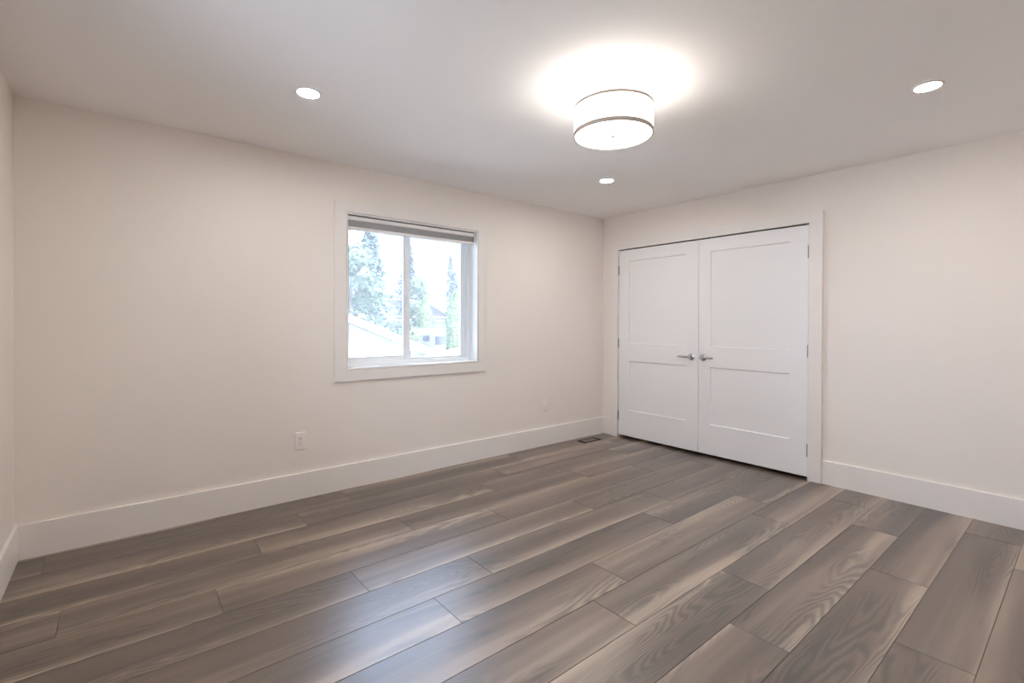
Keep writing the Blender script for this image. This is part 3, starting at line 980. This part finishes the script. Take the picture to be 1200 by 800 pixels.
def leafy(x, y, top, w, mtl, label, seed, n=1800, z0=None, name='leafy_tree', cat='tree', size=0.13, group=None, trunk=True):
    gz = ground_z(x, y)-0.15
    t = thing(name, label, cat, (x, y, gz), group)
    rng = random.Random(seed)
    hgt = top-gz
    lo = hgt*0.25 if z0 is None else z0
    if trunk:
        bm = bmesh.new()
        tube(bm, [(0, 0, 0), (0.05, 0.02, hgt*0.35), (0.0, 0.05, hgt*0.8)], [0.05+0.02*w, 0.04+0.012*w, 0.02], 8)
        for k in range(5):
            a = rng.uniform(0, 2*PI)
            tube(bm, [(0.03, 0.02, hgt*(0.3+0.08*k)), (w*0.3*math.cos(a), w*0.3*math.sin(a), hgt*(0.45+0.09*k))], [0.025, 0.01], 6)
        obj('trunk', bm, M_BARK, t, True)
    bm = bmesh.new()
    blobs = []
    for k in range(14):
        a = rng.uniform(0, 2*PI); q = rng.random()
        z = lo+(hgt-lo)*(0.12+0.80*rng.random())
        prof = math.sin(PI*min(1, max(0.12, (z-lo)/(hgt-lo)*0.85+0.12)))
        r = w*0.62*prof*q**0.5
        blobs.append((r*math.cos(a), r*math.sin(a), z, w*0.42*(0.6+0.5*rng.random())))
    for _ in range(n):
        bx_, by_, bz_, R = rng.choice(blobs)
        d = Vector((rng.gauss(0, 1), rng.gauss(0, 1), rng.gauss(0, 1))).normalized()
        rr_ = R*(0.75+0.3*rng.random())
        p = (bx_+d.x*rr_, by_+d.y*rr_, min(hgt, max(0.02, bz_+d.z*rr_)))
        leaves(bm, rng, 1, lambda: (p, d), size)
    obj('foliage', bm, mtl, t)
    return t

def cedar(x, y, top, w, label, seed):
    gz = ground_z(x, y)-0.15
    t = thing('columnar_cedar', label, 'tree', (x, y, gz), 'columnar cedars')
    rng = random.Random(seed)
    hgt = top-gz
    bm = bmesh.new(); tube(bm, [(0, 0, 0), (0, 0, hgt*0.9)], [0.07, 0.02], 8); obj('trunk', bm, M_BARK, t, True)
    bm = bmesh.new()
    for _ in range(3600):
        f = rng.random()
        a = rng.uniform(0, 2*PI)
        R = w*min(1, (0.35+2.2*f))*(1 if f < 0.8 else max(0.05, 1-((f-0.8)/0.2)**1.6))*(0.82+0.25*rng.random())
        p = (R*math.cos(a), R*math.sin(a), 0.1+f*(hgt-0.1))
        leaves(bm, rng, 1, lambda: (p, (math.cos(a), math.sin(a), 0.25)), 0.10)
    obj('foliage', bm, M_CEDAR, t)

conifer(10.3, 20.0, 6.4, 2.0, M_SPRUCE, 'tall spruce in the middle of the left window pane', 1, 4200)
conifer(14.9, 24.8, 6.4, 1.5, M_BLUESPR, 'bluish spruce at the right edge of the left window pane', 2, 3600)
leafy(8.0, 16.5, 4.6, 1.5, M_PALE, 'pale green tree at the left edge of the left window pane', 3, 2600, size=0.12)
leafy(13.02, 19.8, 3.95, 1.0, M_PALE, 'pale green tree just right of the middle stile of the window', 4, 1800, size=0.11)
conifer(24.6, 34.6, 5.9, 1.7, M_HAZESPR, 'dark bluish spruce in the right pane above the arched house', 5, 3000)
conifer(26.3, 38.0, 7.9, 1.0, M_HAZESPR, 'thin spire-like spruce high in the right window pane', 6, 2400)
leafy(15.7, 19.2, 2.9, 1.0, M_SPRUCE, 'blue-green bushy tree at the right edge of the right pane', 7, 2000, size=0.10)
cedar(12.45, 18.2, 2.45, 0.36, 'shorter columnar cedar standing left of the travel trailer', 8)
cedar(11.35, 13.6, 2.45, 0.34, 'taller columnar cedar standing right of the travel trailer', 9)
for k, (x, y, top, w) in enumerate(((6.75, 14.0, 1.15, 0.75), (8.0, 14.3, 1.20, 0.8), (9.3, 14.6, 1.05, 0.8))):
    leafy(x, y, top, w, M_HEDGE, ('rounded green hedge bush behind the garage roof, leftmost of three',
          'rounded green hedge bush behind the garage roof, middle one of three', 'rounded green hedge bush behind the garage roof, rightmost of three')[k], 20+k, 1700, z0=0.2, name='hedge_bush', cat='bush', size=0.11, group='hedge bushes behind the garage', trunk=False)
leafy(7.45, 9.9, 1.15, 0.55, M_CEDAR, 'green shrub between the garage corner and the carport', 30, 1500, z0=0.3, name='garden_shrub', cat='bush', size=0.08, trunk=False)

# overhead cables strung between two wooden poles, across the right pane
for x, y, lab in ((11.0, 22.5, 'wooden utility pole mostly hidden behind the tall spruce'), (34.0, 23.2, 'wooden utility pole far to the right, carrying the cables')):
    gz = ground_z(x, y)-0.3
    t = thing('utility_pole', lab, 'pole', (x, y, gz), 'utility poles')
    bm = bmesh.new(); tube(bm, [(0, 0, 0), (0, 0, 3.1-gz)], [0.13, 0.10], 12); obj('shaft', bm, M_BARK, t, True)
    bm = bmesh.new(); box(bm, (-0.06, -0.5, 2.55-gz), (0.06, 0.5, 2.65-gz), 0.01); obj('cross_arm', bm, M_BARK, t)
for k, (z0_, lab) in enumerate(((2.60, 'pale overhead cable, highest of the three, crossing the right pane above the arched house'),
                                (1.62, 'pale overhead cable, middle one of the three, crossing the right pane at the cedars'),
                                (1.42, 'pale overhead cable, lowest of the three, crossing the right pane at the cedars'))):
    bm = bmesh.new()
    tube(bm, [(11.135+22.75*i/24, 22.5+0.7*i/24, z0_+0.004*((i-12)**2-144)/6) for i in range(25)], 0.013, 6)
    tag(obj('overhead_cable', bm, M_CABLE, None, True), lab, 'cable', 'overhead cables')
